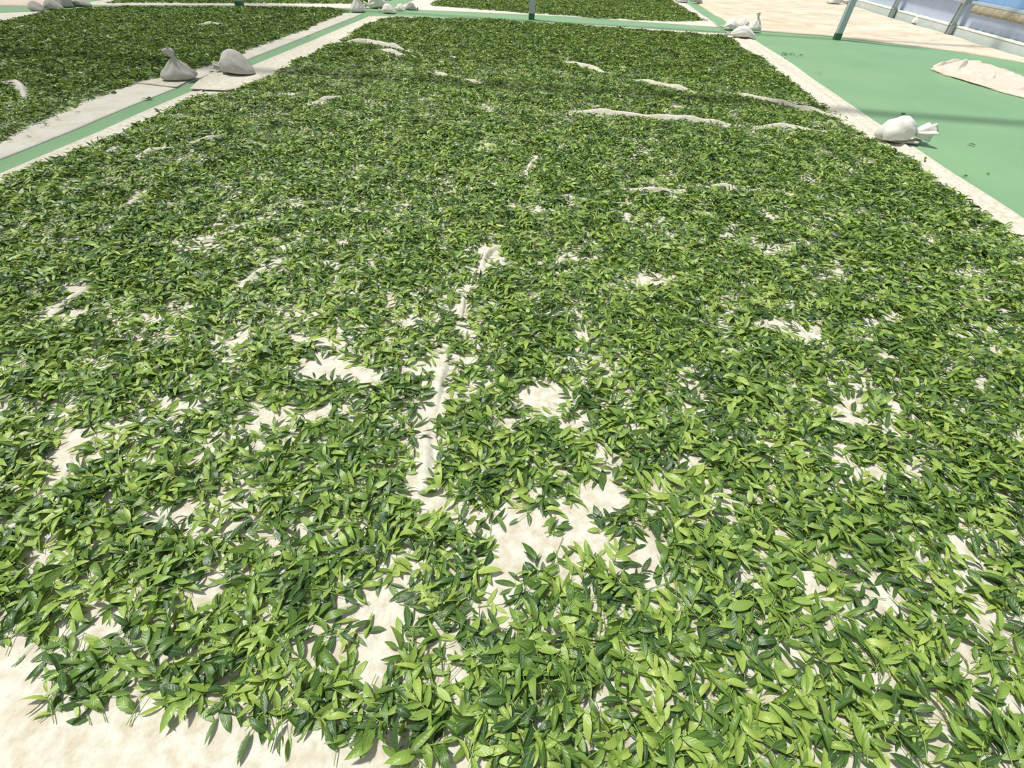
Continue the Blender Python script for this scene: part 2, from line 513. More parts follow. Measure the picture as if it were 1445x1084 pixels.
def margin_tan(X, Y):
    return 0.02 * fbm(X * 0.6, Y * 2.0, 1.6) + 0.02 * np.exp(-((Y - np.interp(X, *TANE) - 0.12) / 0.09) ** 2) * vnoise(X, X * 0, 1.7)
TANE = ([3.2, 3.7, 5.1, 6.1, 6.95, 7.65, 8.05], [12.3, 12.25, 12.06, 11.56, 11.12, 10.3, 9.7])
sheet('canvas_sheet', 3.3, 7.99, itp(*TANE), 23.0, 70, 110, M_TAN,
      'brown-streaked canvas sheet lying bare along the foot of the side wall', 0.01, margin=margin_tan, edge=0.04)

def poly_cloth(name, outline_px, mat, label, h=0.012, cat='cloth', z=0.012, amp=0.0, group=None, seed=0):
    """thin loose cloth with outline given on the ground, subdivided and rumpled"""
    pts = [G(*p) for p in outline_px]
    bm = bmesh.new()
    vs_ = [bm.verts.new((x, y, z)) for x, y in pts]
    bm.faces.new(vs_)
    bmesh.ops.triangulate(bm, faces=bm.faces[:])
    for _ in range(4):
        bmesh.ops.subdivide_edges(bm, edges=[e for e in bm.edges if e.calc_length() > 0.09], cuts=1, use_grid_fill=False)
        bmesh.ops.triangulate(bm, faces=[f for f in bm.faces if len(f.verts) > 3])
    bm.normal_update()
    for f in bm.faces:
        if f.normal.z < 0:
            f.normal_flip()
    for v in bm.verts:
        bd = v.is_boundary
        v.co.z += amp * float(fbm(v.co.x + seed, v.co.y, 3.0)) * (0.08 if bd else 1.0)
    ex = bmesh.ops.extrude_face_region(bm, geom=bm.faces[:])
    for g in ex['geom']:
        if isinstance(g, bmesh.types.BMVert):
            g.co.z += h * 0.5
    for f in bm.faces:
        f.smooth = True
    me = bpy.data.meshes.new(name); bm.to_mesh(me); bm.free()
    o = link(name, me, mat)
    return tag(o, label, cat, group)

poly_cloth('folded_cloth', [(192, 119), (232, 111), (268, 110), (272, 113), (250, 125), (238, 124), (222, 122)], M_CANVAS,
           'cream folded cloth corner under the knotted grey sandbag', 0.006)
poly_cloth('folded_cloth', [(268, 129), (282, 116), (305, 104), (330, 102), (362, 104), (374, 112), (352, 124), (322, 131)], M_CANVAS,
           'cream folded cloth corner under the slumped grey sandbag', 0.006, z=0.021)
poly_cloth('folded_cloth', [(1244, 197), (1262, 193), (1288, 199), (1298, 203), (1293, 207), (1272, 206), (1254, 204)], M_CANVAS,
           'cream folded cloth edge under the white sandbag on the right border', 0.014, z=0.026)

# crumpled pink sheet on the open floor
cr = empty('crumpled_sheet', (*G(1380, 110), 0.0))
tag(cr, 'crumpled pinkish cloth lying alone on the open green floor', 'cloth')
def child_of(o, par):
    o.parent = par
    par_loc = Vector(par.location)
    for v in o.data.vertices:
        v.co -= par_loc
    for k in ('label', 'category', 'group'):
        if k in o: del o[k]
b_ = poly_cloth('body', [(1311, 98), (1330, 92), (1355, 86), (1372, 90), (1384, 91), (1402, 95), (1425, 104), (1445, 111), (1480, 122), (1530, 140), (1530, 165), (1480, 149),
                         (1445, 139), (1420, 133), (1400, 127), (1375, 119), (1355, 113), (1330, 106)], M_PINK, 'x', 0.01, amp=0.045, seed=4, z=0.002)
child_of(b_, cr)
for k, (pl, w, h) in enumerate([([(1352, 100), (1365, 105), (1395, 116)], 0.14, 0.09), ([(1383, 95), (1391, 105), (1399, 116)], 0.12, 0.12),
                                ([(1346, 101), (1352, 95), (1360, 88)], 0.12, 0.12), ([(1425, 131), (1445, 128), (1475, 131)], 0.14, 0.09),
                                ([(1358, 88), (1380, 92), (1384, 90)], 0.14, 0.13), ([(1316, 97), (1335, 92), (1355, 87)], 0.09, 0.08), ([(1400, 103), (1430, 112), (1455, 118)], 0.2, 0.09),
                                ([(1315, 99), (1355, 112), (1400, 125), (1445, 136)], 0.10, 0.05)]):
    fv, ff = fold_geo([G(*p) for p in pl], w, h, 90 + k)
    fo = link('crease', mesh_py('crease', [(a, b, c + 0.012) for a, b, c in fv], ff, True), M_PINK)
    child_of(fo, cr)

# ------------------------------------------------------------------ sandbags
def ring_mesh(name, rings, cap=True):
    v = []; f = []
    n = len(rings[0])
    for r in rings: v += list(r)
    for i in range(len(rings) - 1):
        for j in range(n):
            a = i * n + j; b = i * n + (j + 1) % n
            f.append((a, b, b + n, a + n))
    if cap:
        f.append(tuple(range(n))[::-1])
        f.append(tuple(range((len(rings) - 1) * n, len(rings) * n)))
    return mesh_py(name, v, f, True)

def sandbag(loc, rz, L, W, H, style, mat, label, seed=0, group=None):
    """style: side (tied at one end, frill sticking out), upright (tied at the top), slump (pillow falling to a pointed corner, small tuft)"""
    root = empty('sandbag', loc, rz)
    tag(root, label, 'sandbag', group)
    n = 40
    th = np.arange(n) * 2 * math.pi / n
    ct, st_ = np.cos(th), np.sin(th)
    rings = []
    def crease(s):
        return 0.085 * (vnoise(ct * 1.7 + seed * 3.1 + 9, st_ * 1.7 + s * 3.0 + 20, 1.6) - 0.5) * 2 + 0.06 * (vnoise(ct * 3 + seed + 40, st_ * 3 + s * 7 + 40, 1.3) - 0.5)
    if style in ('side', 'slump'):
        sidest = style == 'side'
        for s in np.linspace(0, 1, 22):
            x = -L / 2 + L * s
            if sidest:      # blunt seam at s=0, high shoulder, gathered at s=1
                hw = W / 2 * np.interp(s, [0, .06, .2, .5, .75, .92, 1], [.62, .85, 1, .98, .72, .32, .15])
                hh = H * np.interp(s, [0, .06, .2, .45, .62, .8, .92, 1], [.40, .60, .82, .98, 1.0, .82, .58, .44])
                zlo = H * np.interp(s, [0, .7, 1], [0, 0, .22])
                pl = np.interp(s, [.5, .9, 1], [0, .10, .16])
            else:           # gathered at s=0, peak, then falling to a point
                hw = W / 2 * np.interp(s, [0, .08, .22, .5, .75, .93, 1], [.14, .45, .82, 1, .90, .48, .16])
                hh = H * np.interp(s, [0, .08, .25, .46, .6, .8, .93, 1], [.28, .52, .86, 1.0, .88, .55, .26, .08])
                zlo = H * np.interp(s, [0, .15, 1], [.06, 0, 0])
                pl = np.interp(s, [0, .1, .4], [.16, .10, 0])
            rr = 1 + pl * np.cos(th * 9 + seed) + crease(s)
            y = hw * np.sign(ct) * np.abs(ct) ** 0.85 * rr
            zc = zlo + (hh - zlo) * 0.33
            up_ = (hh - zc) * np.abs(st_) ** 1.15 * rr
            z = np.where(st_ > 0, zc + up_, zc - (zc - zlo) * np.abs(st_) ** 0.45)
            rings.append([(x, y[k], max(0.0, z[k])) for k in range(n)])
        link('body', ring_mesh('body', rings), mat, root)
        sg = 1 if sidest else -1
        x0 = sg * L / 2
        fl_l = L * (0.42 if sidest else 0.20)
        zc0 = H * (0.33 if sidest else 0.17)
        fr = []
        for s in np.linspace(0, 1, 9):
            rad = H * (0.10 + 0.30 * s ** 0.55) * (1.0 if sidest else 0.5)
            rr = 1 + 0.22 * min(1, 2 * s) * np.cos(th * 6 + seed + s) + 0.13 * s * np.sin(th * 11 + seed)
            xx = x0 + sg * (fl_l * s * (1 + 0.10 * np.sin(th * 3 + seed)))
            fr.append([(xx[k], 1.2 * rad * rr[k] * ct[k], max(0.004, zc0 + s * H * 0.05 + 0.85 * rad * rr[k] * st_[k])) for k in range(n)])
        q9 = fr[-1]
        fr += [[(x0 + sg * fl_l * 0.80, 0.72 * q[1], max(0.006, zc0 + (q[2] - zc0) * 0.65)) for q in q9],
               [(x0 + sg * fl_l * 0.25, 0.12 * q[1], zc0 + (q[2] - zc0) * 0.12) for q in q9]]
        link('frill', ring_mesh('frill', fr, False), mat, root)
        tr = H * 0.125 * (1 if sidest else 0.6)
        tie = [[(x0 + dx, ro * tr * math.cos(t), zc0 + ro * tr * math.sin(t)) for t in th] for dx, ro in ((-0.010, 0.9), (-0.005, 1.2), (0.005, 1.2), (0.010, 0.9))]
        link('tie', ring_mesh('tie', tie), M_TIE, root)
    else:
        prof = [(0.0, 0.86), (0.05, 0.99), (0.13, 1.0), (0.22, 0.93), (0.32, 0.78), (0.42, 0.62), (0.52, 0.45), (0.60, 0.30), (0.66, 0.18), (0.70, 0.12)]
        for (zf, rf) in prof:
            pl = np.interp(zf, [.15, .45, .7], [0, .14, .2])
            rr = 1 + pl * np.cos(th * 8 + seed) + crease(zf * 1.5) * 1.3
            sq = 1 / np.maximum(np.abs(ct), np.abs(st_)) ** 0.45          # squarish foot
            sq = 1 + (sq - 1) * np.interp(zf, [0, .5], [1, 0])
            rings.append([(L / 2 * rf * rr[k] * sq[k] * 0.92 * ct[k] + zf * 0.04 * L, W / 2 * rf * rr[k] * sq[k] * 0.92 * st_[k], zf * H) for k in range(n)])
        link('body', ring_mesh('body', rings), mat, root)
        fr = []
        x0 = 0.70 * 0.04 * L
        for s in np.linspace(0, 1, 8):
            rad = L * np.interp(s, [0, .35, .75, 1], [.05, .085, .135, .12])
            rr = 1 + 0.25 * s * np.cos(th * 5 + seed) + 0.14 * s * np.sin(th * 9 + seed)
            fr.append([(x0 - s * L * 0.07 + rad * rr[k] * ct[k], 0.6 * rad * rr[k] * st_[k], H * (0.70 + 0.30 * s * (1 + 0.12 * math.sin(th[k] * 3)))) for k in range(n)])
        fr += [[(x0 - L * 0.07 + (q[0] - x0 + L * 0.07) * 0.5, q[1] * 0.5, q[2] - 0.05 * H) for q in fr[-1]]]
        link('frill', ring_mesh('frill', fr, False), mat, root)
        tr = L * 0.056
        tie = [[(x0 + ro * tr * math.cos(t), ro * tr * math.sin(t), H * (0.70 + dz)) for t in th] for dz, ro in ((-0.025, 0.95), (-0.01, 1.15), (0.01, 1.15), (0.025, 0.95))]
        link('tie', ring_mesh('tie', tie), M_TIE, root)
    return root

def gz(x, y, z): return (*G(x, y, z), z)
SB = [
    (gz(1262, 196, 0.034), 0.10, 0.33, 0.24, 0.20, 'side', M_BAG, 'white sandbag with a frilled tied end on the border of the main sheet'),
    (gz(254, 110, 0.026), 0.3, 0.37, 0.28, 0.27, 'upright', M_BAG_G, 'grey sandbag knotted at the top beside the long green strip'),
    (gz(336, 102, 0.034), -0.12, 0.40, 0.30, 0.22, 'slump', M_BAG_G, 'grey slumped sandbag lying across the edge of the long green strip'),
    (gz(505, 16, 0.01), 0.2, 0.30, 0.28, 0.32, 'upright', M_BAG, 'white upright sandbag at the strip crossing by the dark leaf bed corner'),
    (gz(534, 10.5, 0.012), 0.5, 0.42, 0.34, 0.26, 'slump', M_BAG, 'white peaked sandbag at the strip crossing, behind the rounded pillow-like one'),
    (gz(549, 18, 0.012), 0.0, 0.30, 0.22, 0.15, 'slump', M_BAG, 'pillow-like sandbag at the strip crossing near the main leaf bed corner'),
    (gz(566, 15.2, 0.0), -0.3, 0.2, 0.2, 0.12, 'slump', M_BAG, 'small white sandbag on the green crossing strip'),
    (gz(579, 13.8, 0.0), 2.9, 0.26, 0.2, 0.14, 'slump', M_BAG_G, 'small greyish sandbag on the green crossing strip'),
    (gz(1031, 41.5, 0.012), 0.1, 0.30, 0.26, 0.17, 'slump', M_BAG, 'rounded white sandbag at the corner of the far sheet'),
    (gz(1047, 38.5, 0.03), 1.3, 0.26, 0.24, 0.16, 'slump', M_BAG, 'white sandbag pressed between two others at the corner crossing'),
    (gz(1064, 42.5, 0.035), 0.0, 0.28, 0.22, 0.28, 'upright', M_BAG, 'peaked sandbag with a tied top on the corner of the streaked sheet'),
    (gz(1048, 52, 0.024), 0.05, 0.48, 0.26, 0.17, 'slump', M_BAG, 'long white sandbag on the far right corner of the main sheet'),
    (gz(963, 3.2, 0.012), 0.3, 0.3, 0.24, 0.17, 'slump', M_BAG, 'small white sandbag on the far border behind the main bed, left of the strip'),
    (gz(984, 3.2, 0.03), 0.0, 0.28, 0.24, 0.16, 'slump', M_BAG_G, 'small greyish sandbag on the streaked sheet beside the far strip'),
    (gz(1178, 4.5, 0.035), 0.2, 0.45, 0.3, 0.17, 'side', M_BAG, 'white sandbag on the streaked sheet behind the floor post'),
    (gz(1290, 33, 0.02), 1.2, 0.18, 0.16, 0.2, 'upright', M_BAG, 'little white sandbag tucked against the grey kerb'),
    (gz(53, 14.5, 0.006), -0.3, 0.26, 0.22, 0.13, 'slump', M_BAG_G, 'grey sandbag at the far corner of the dark leaf bed, on the open strip'),
    (gz(77, 12.5, 0.01), 0.2, 0.30, 0.24, 0.15, 'slump', M_BAG_G, 'grey sandbag in the middle of the cluster at the dark bed corner'),
    (gz(93, 8.5, 0.012), 2.6, 0.30, 0.22, 0.19, 'side', M_BAG_G, 'grey tied sandbag of the cluster at the dark bed corner'),
    (gz(116, 7.5, 0.012), 0.1, 0.34, 0.24, 0.13, 'slump', M_BAG_G, 'flat grey sandbag at the end of the cluster by the pale sheet'),
]
for i, (loc, rz, L, W, H, st, mt, lab) in enumerate(SB):
    sandbag(loc, rz, L, W, H, st, mt, lab, i)

# ------------------------------------------------------------------ tea leaves
def in_poly(x, y, poly):
    p = np.asarray(poly); c = np.zeros(len(x), bool)
    j = len(p) - 1
    for i in range(len(p)):
        xi, yi = p[i]; xj, yj = p[j]
        if yi != yj:
            t = ((yi > y) != (yj > y)) & (x < (xj - xi) * (y - yi) / (yj - yi) + xi)
            c ^= t
        j = i
    return c

def seg_dist(x, y, poly):
    d = np.full(len(x), 1e9)
    for a, b in zip(poly[:-1], poly[1:]):
        ax, ay = a; bx, by = b
        t = np.clip(((x - ax) * (bx - ax) + (y - ay) * (by - ay)) / ((bx - ax) ** 2 + (by - ay) ** 2 + 1e-12), 0, 1)
        d = np.minimum(d, np.hypot(x - ax - t * (bx - ax), y - ay - t * (by - ay)))
    return d

PATCH = [  # bare spots of the main bed in the photograph: x, y, rx, ry, strength
    (722, 775, 24, 52, 1), (705, 815, 18, 30, 1), (810, 755, 26, 38, 1), (843, 705, 26, 22, .95), (890, 785, 38, 22, .85), (765, 562, 34, 16, .95), (718, 600, 18, 10, .9),
    (815, 600, 20, 12, .9), (850, 640, 18, 12, .8), (527, 850, 24, 22, 1), (540, 905, 18, 34, 1), (520, 945, 16, 22, .9), (440, 522, 26, 13, 1), (475, 520, 30, 15, 1), (520, 533, 26, 10, .9),
    (575, 520, 26, 12, .8), (458, 490, 12, 12, .9), (380, 590, 34, 9, .9), (360, 600, 12, 8, .9), (490, 580, 26, 8, .7), (98, 620, 10, 26, 1), (100, 660, 11, 16, 1), (95, 575, 12, 8, .9),
    (20, 575, 18, 9, .9), (260, 590, 16, 18, .9), (240, 572, 10, 10, .8), (282, 848, 20, 14, 1), (255, 740, 16, 14, .9), (275, 755, 18, 12, .9), (310, 815, 16, 14, .9), (150, 895, 20, 14, 1), (115, 905, 14, 20, .95),
    (180, 870, 10, 22, .9), (72, 785, 22, 14, .95), (50, 800, 12, 8, .9), (172, 802, 14, 9, .9), (225, 735, 10, 14, .9), (130, 870, 10, 16, .8), (20, 745, 14, 9, .9),
    (212, 450, 14, 9, 1), (238, 475, 10, 10, .9), (100, 450, 14, 7, .9), (110, 410, 14, 5, .7), (365, 385, 16, 5, .8), (345, 480, 18, 6, .7),
    (1178, 675, 14, 22, 1), (1230, 672, 18, 9, 1), (1290, 668, 14, 8, .8), (1195, 570, 16, 12, 1), (1196, 595, 16, 6, .9), (1240, 505, 20, 10, 1), (1220, 465, 10, 14, 1), (1262, 462, 10, 8, .9), (1155, 487, 10, 12, .9),
    (1085, 463, 14, 7, .9), (1115, 458, 10, 5, .8), (1250, 448, 8, 8, .9), (1150, 580, 8, 14, .8), (1258, 597, 10, 6, .9), (1025, 703, 12, 14, 1), (1180, 640, 8, 10, .9), (1350, 575, 8, 5, .9),
    (1112, 930, 26, 18, .95), (1072, 948, 14, 12, .95), (1085, 985, 12, 14, .9), (1132, 812, 20, 10, .9), (1052, 812, 16, 12, .9), (1285, 762, 22, 10, .9), (1215, 850, 18, 12, .9), (1355, 775, 14, 8, .9), (1340, 990, 12, 16, .9),
    (1230, 1074, 18, 14, .95), (1380, 880, 10, 12, .8), (1415, 940, 12, 9, .8), (1345, 1010, 16, 12, .8), (925, 962, 18, 16, .9), (868, 975, 12, 16, .9), (835, 990, 16, 14, .9), (715, 895, 16, 10, .8), (660, 960, 16, 8, .8),
    (920, 395, 16, 8, .95), (905, 402, 10, 7, .9), (930, 313, 8, 5, .9), (690, 358, 18, 8, 1), (705, 370, 12, 6, .9), (757, 300, 14, 6, .95), (775, 312, 8, 4, .9), (880, 290, 14, 4, .9), (722, 290, 6, 5, .9),
    (1180, 392, 7, 14, .9), (1020, 335, 16, 5, .9), (1135, 377, 8, 4, .9), (755, 412, 12, 6, .9), (585, 460, 16, 5, .9), (500, 380, 16, 5, .8), (625, 385, 12, 6, .8), (870, 525, 10, 12, .8), (885, 548, 14, 7, .8),
    (640, 715, 22, 12, .95), (690, 755, 14, 14, .9), (580, 790, 16, 10, .9), (560, 835, 14, 16, .9), (470, 860, 14, 16, .8), (430, 940, 18, 20, .9), (410, 930, 12, 12, .8), (365, 740, 12, 16, .9), (380, 765, 16, 10, .85),
    (400, 985, 16, 12, .8), (490, 930, 12, 12, .8), (940, 588, 12, 7, .8), (985, 660, 14, 8, .8), (960, 690, 14, 9, .7), (320, 620, 18, 7, .8), (205, 660, 16, 6, .7), (290, 650, 14, 6, .7), (420, 745, 10, 10, .8),
    (310, 265, 14, 3, .8), (255, 345, 10, 4, .8), (335, 325, 14, 5, .9), (470, 290, 18, 3, .8), (540, 265, 14, 3, .7), (600, 165, 16, 2.5, .8), (650, 175, 14, 2.5, .8), (720, 170, 12, 2.5, .7), (945, 228, 10, 3, .8), (1240, 395, 8, 4, .8), (1380, 465, 12, 5, .8),
    (30, 455, 12, 5, .8), (10, 440, 12, 5, .8), (45, 305, 10, 3, .8), (130, 300, 10, 3, .7),
]
PW = []
for (x, y, rx, ry, s) in PATCH:
    c = np.array(G(x, y)); a = np.array(G(x + rx, y)) - c
    b = (np.array(G(x, y - ry)) - np.array(G(x, y + ry))) / 2
    a = a * (1 + 0.008 / np.linalg.norm(a)); b = b * (1 + 0.011 / np.linalg.norm(b))
    PW.append((c, np.linalg.inv(np.stack([a, b], 1)), s * 0.95))

def bare_mask(x, y, folds, patches):
    k = np.ones(len(x))
    for (c, inv, s) in patches:
        near = (np.abs(x - c[0]) < 1.2) & (np.abs(y - c[1]) < 1.2)
        if not near.any(): continue
        q = inv @ np.stack([x[near] - c[0], y[near] - c[1]])
        d = np.hypot(q[0], q[1])
        k[near] *= 1 - s * np.clip((1.22 - d) / 0.25, 0, 1)
    for (pl, w, h) in folds:
        a = np.array(pl)
        near = (x > a[:, 0].min() - .3) & (x < a[:, 0].max() + .3) & (y > a[:, 1].min() - .3) & (y < a[:, 1].max() + .3)
        if not near.any(): continue
        # leaves are kept off the crest and off the side that faces the camera
        d = seg_dist(x[near], y[near] + 0.02, pl)
        k[near] *= np.clip((d - w * 0.33 - 0.012) / (w * 0.2), 0.0, 1)
    return k

WPROF = lambda t: np.sin(np.pi * np.clip(t, 0, 1) ** 0.88) ** 0.85

def leaf_template(rows, across):
    """vertex parameters (t, a) and triangles of one leaf blade"""
    ta = [(0.0, 0.0)]
    for t in rows:
        for a in across: ta.append((t, a))
    ta.append((1.0, 0.0))
    n = len(across); f = []
    for j in range(n - 1): f.append((0, 1 + j + 1, 1 + j))
    for i in range(len(rows) - 1):
        for j in range(n - 1):
            a = 1 + i * n + j
            f += [(a, a + 1, a + n + 1), (a, a + n + 1, a + n)]
    l = len(ta) - 1; o = 1 + (len(rows) - 1) * n
    for j in range(n - 1): f.append((o + j, o + j + 1, l))
    return np.array(ta), np.array(f)
T_NEAR = leaf_template([0.14, 0.36, 0.62, 0.84], [-1, 0, 1])
T_MID = leaf_template([0.26, 0.66], [-1, 0, 1])
T_FAR = leaf_template([0.42], [-1, 0, 1])
T_TINY = (np.array([(0.0, 0.0), (0.42, -1.0), (0.42, 1.0), (1.0, 0.0)]), np.array([(0, 1, 3), (0, 3, 2)]))
T_ONE = leaf_template([0.1, 0.25, 0.43, 0.62, 0.82], [-1, -0.5, 0, 0.5, 1])

def rot_mats(yaw, pitch, roll):
    cy, sy = np.cos(yaw), np.sin(yaw); cp, sp = np.cos(pitch), np.sin(pitch); cr_, sr = np.cos(roll), np.sin(roll)
    R = np.empty((len(yaw), 3, 3))
    ex = np.stack([cy * cp, sy * cp, sp], 1)
    side = np.stack([-sy, cy, np.zeros_like(cy)], 1)
    upv = np.cross(ex, side)
    R[:, :, 0] = ex
    R[:, :, 1] = side * cr_[:, None] + upv * sr[:, None]
    R[:, :, 2] = upv * cr_[:, None] - side * sr[:, None]
    return R

class Leaves: pass

def grow(x, y, thick, rg, z_lo=0.012, tint_shift=0.0):
    """scatter sprigs: every sprig is a stem with one to four leaves"""
    n = len(x)
    s = Leaves()
    s.n = n
    s.x, s.y = x, y
    s.yaw = rg.uniform(0, 2 * np.pi, n)
    s.len = rg.uniform(0.03, 0.075, n)
    s.count = rg.choice([1, 2, 3, 4], n, p=[0.24, 0.22, 0.34, 0.20])
    s.z = z_lo + thick * rg.random(n) ** 0.8
    s.dip = rg.normal(0, 0.12, n)
    base_t = np.clip(rg.choice([0.08, 0.36, 0.62, 0.84], n, p=[0.30, 0.27, 0.25, 0.18]) + rg.normal(0, 0.06, n) + tint_shift, 0, 1)
    s.tint = base_t
    ids = []; data = []
    for k in range(4):
        m = np.nonzero(s.count > k)[0]
        c = s.count[m]
        frac = np.where(c == 1, 0.0, 0.15 + 0.85 * k / np.maximum(1, c - 1))
        last = (k == c - 1) & (c > 1)
        sidea = np.where(k % 2 == 0, 1, -1) * rg.uniform(0.45, 1.05, len(m))
        sidea = np.where(last, rg.normal(0, 0.15, len(m)), sidea)
        sidea = np.where(c == 1, 0, sidea)
        yw = s.yaw[m] + sidea
        sx = s.x[m] + np.cos(s.yaw[m]) * s.len[m] * (frac - 0.6) * (c > 1)
        sy = s.y[m] + np.sin(s.yaw[m]) * s.len[m] * (frac - 0.6) * (c > 1)
        sz = s.z[m] + np.sin(s.dip[m]) * s.len[m] * frac
        L = rg.uniform(0.040, 0.074, len(m)) * np.where(last, 0.85, 1) * np.where(rg.random(len(m)) < 0.08, 1.2, 1)
        pitch = rg.normal(0.06, 0.19, len(m))
        roll = rg.normal(0, 0.45, len(m)) + np.where(rg.random(len(m)) < 0.12, rg.choice([-1, 1], len(m)) * 0.9, 0)
        tint = np.clip(s.tint[m] + rg.normal(0, 0.06, len(m)), 0, 1)
        wr = rg.uniform(0.105, 0.20, len(m))
        fold = np.clip(rg.normal(0.30, 0.22, len(m)), -0.25, 0.95)
        bend = rg.normal(0.10, 0.16, len(m))
        side = rg.normal(0, 0.10, len(m))
        data.append(np.stack([sx, sy, sz, yw, pitch, roll, L, tint, wr, fold, bend, side], 1)); ids.append(m)
    s.leaf = np.concatenate(data); s.lid = np.concatenate(ids)
    return s

def blade(D, tpl):
    """vertex positions of all leaves of one level of detail"""
    ta, f = tpl
    t = ta[:, 0][None]; a = ta[:, 1][None]
    L = D[:, 6][:, None]; w = D[:, 8][:, None] * L * WPROF(t)
    fold = D[:, 9][:, None]; bend = D[:, 10][:, None]; side = D[:, 11][:, None]
    lx = L * t
    ly = a * w * np.sqrt(np.clip(1 - (fold * 0.8) ** 2, 0.2, 1)) + side * L * t * t
    lz = np.abs(a) * w * fold * 0.9 + bend * L * (4 * t * (1 - t) * 0.6 - t * t * 0.35)
    R = rot_mats(D[:, 3], D[:, 4], D[:, 5])
    loc = np.stack([lx, ly, lz], 2)
    return np.einsum('nij,nvj->nvi', R, loc) + D[:, None, :3]

def heap_mesh(name, parts, stems=None):
    """parts: list of (leaf rows, template, keep uv); one mesh"""
    V = []; F = []; T = []; UV = []
    o = 0
    for D, tpl, uv_on in parts:
        if len(D) == 0: continue
        v = blade(D, tpl)
        v[:, :, 2] = np.maximum(v[:, :, 2], 0.011 + 0.003 * rng.random(v.shape[:2]))
        nv = v.shape[1]
        F.append((tpl[1][None] + (np.arange(len(D)) * nv)[:, None, None] + o).reshape(-1, 3))
        V.append(v.reshape(-1, 3)); o += len(D) * nv
        T.append(np.repeat(D[:, 7], nv))
        u = np.zeros((len(D), nv, 3)); u[:, :, 0] = tpl[0][:, 1] if uv_on else 0.5; u[:, :, 1] = tpl[0][:, 0]
        UV.append(u.reshape(-1, 3))
    if stems is not None and len(stems[0]):
        A, B = stems
        d = B - A; d /= np.linalg.norm(d, axis=1)[:, None] + 1e-9
        sd = np.cross(d, np.array([0, 0, 1.0])); sd /= np.linalg.norm(sd, axis=1)[:, None] + 1e-9
        uu = np.cross(sd, d)
        vv = []
        for base, r in ((A, 0.0013), (B, 0.0008)):
            for k in range(3):
                an = k * 2 * np.pi / 3
                vv.append(base + (sd * math.cos(an) + uu * math.sin(an)) * r)
        v = np.stack(vv, 1)
        v[:, :, 2] = np.maximum(v[:, :, 2], 0.012)
        ft = np.array([(0, 1, 4), (0, 4, 3), (1, 2, 5), (1, 5, 4), (2, 0, 3), (2, 3, 5)])
        F.append((ft[None] + (np.arange(len(A)) * 6)[:, None, None] + o).reshape(-1, 3))
        V.append(v.reshape(-1, 3)); o += len(A) * 6
        T.append(np.full(len(A) * 6, 0.8)); u = np.zeros((len(A) * 6, 3)); u[:, 0] = 0.5; u[:, 2] = 1; UV.append(u)
    V = np.concatenate(V).astype(np.float32); F = np.concatenate(F).astype(np.int32)
    T = np.concatenate(T).astype(np.float32); UV = np.concatenate(UV).astype(np.float32)
    me = bpy.data.meshes.new(name)
    me.vertices.add(len(V)); me.vertices.foreach_set('co', V.ravel())
    me.loops.add(F.size); me.loops.foreach_set('vertex_index', F.ravel())
    me.polygons.add(len(F))
    me.polygons.foreach_set('loop_start', np.arange(0, F.size, 3, dtype=np.int32))
    me.polygons.foreach_set('use_smooth', np.ones(len(F), bool))
    at = me.attributes.new('tint', 'FLOAT', 'POINT'); at.data.foreach_set('value', T)
    at = me.attributes.new('leafuv', 'FLOAT_VECTOR', 'POINT'); at.data.foreach_set('vector', UV.ravel())
    me.update(calc_edges=True)
    return me

def heap_depth(x, y, lo, hi):
    """thickness of the heap from how many sprigs lie near by: thin at edges and round bare spots"""
    c = 0.035
    ox, oy = x.min(), y.min()
    ix = ((x - ox) / c).astype(int); iy = ((y - oy) / c).astype(int)
    g = np.zeros((ix.max() + 5, iy.max() + 5)); np.add.at(g, (ix + 2, iy + 2), 1)
    b = np.zeros_like(g)
    for a in range(-2, 3):
        for d in range(-2, 3):
            b += np.roll(np.roll(g, a, 0), d, 1)
    v = b[ix + 2, iy + 2]; v = v / np.percentile(v, 60)
    return lo + (hi - lo) * np.clip(v - 0.15, 0, 1.25) ** 1.7

def sample_bed(poly, dens, folds, patches, rg, rag=0.05, fill=(0.55, 0.40)):
    p = np.array(poly); lo = p.min(0) - 0.1; hi = p.max(0) + 0.1
    n = int((hi[0] - lo[0]) * (hi[1] - lo[1]) * dens)
    x = rg.uniform(lo[0], hi[0], n); y = rg.uniform(lo[1], hi[1], n)
    jx = (vnoise(x, y, 9) - 0.5) * 2 * rag + (vnoise(x, y, 2.1) - 0.5) * rag; jy = (vnoise(x + 40, y + 9, 9) - 0.5) * 2 * rag + (vnoise(x + 14, y + 9, 2.1) - 0.5) * rag
    k = in_poly(x + jx, y + jy, poly)
    x, y = x[k], y[k]
    d = np.clip(fill[0] + fill[1] * (fbm(x, y, 4.5) - 0.40) * 6, 0.12, 1)
    d *= bare_mask(x, y, folds, patches) * np.interp(np.hypot(x, y), [0, 1.6, 4, 8], [0.86, 0.94, 1.0, 0.92])
    k = rg.random(len(x)) < d
    return x[k], y[k], d[k]

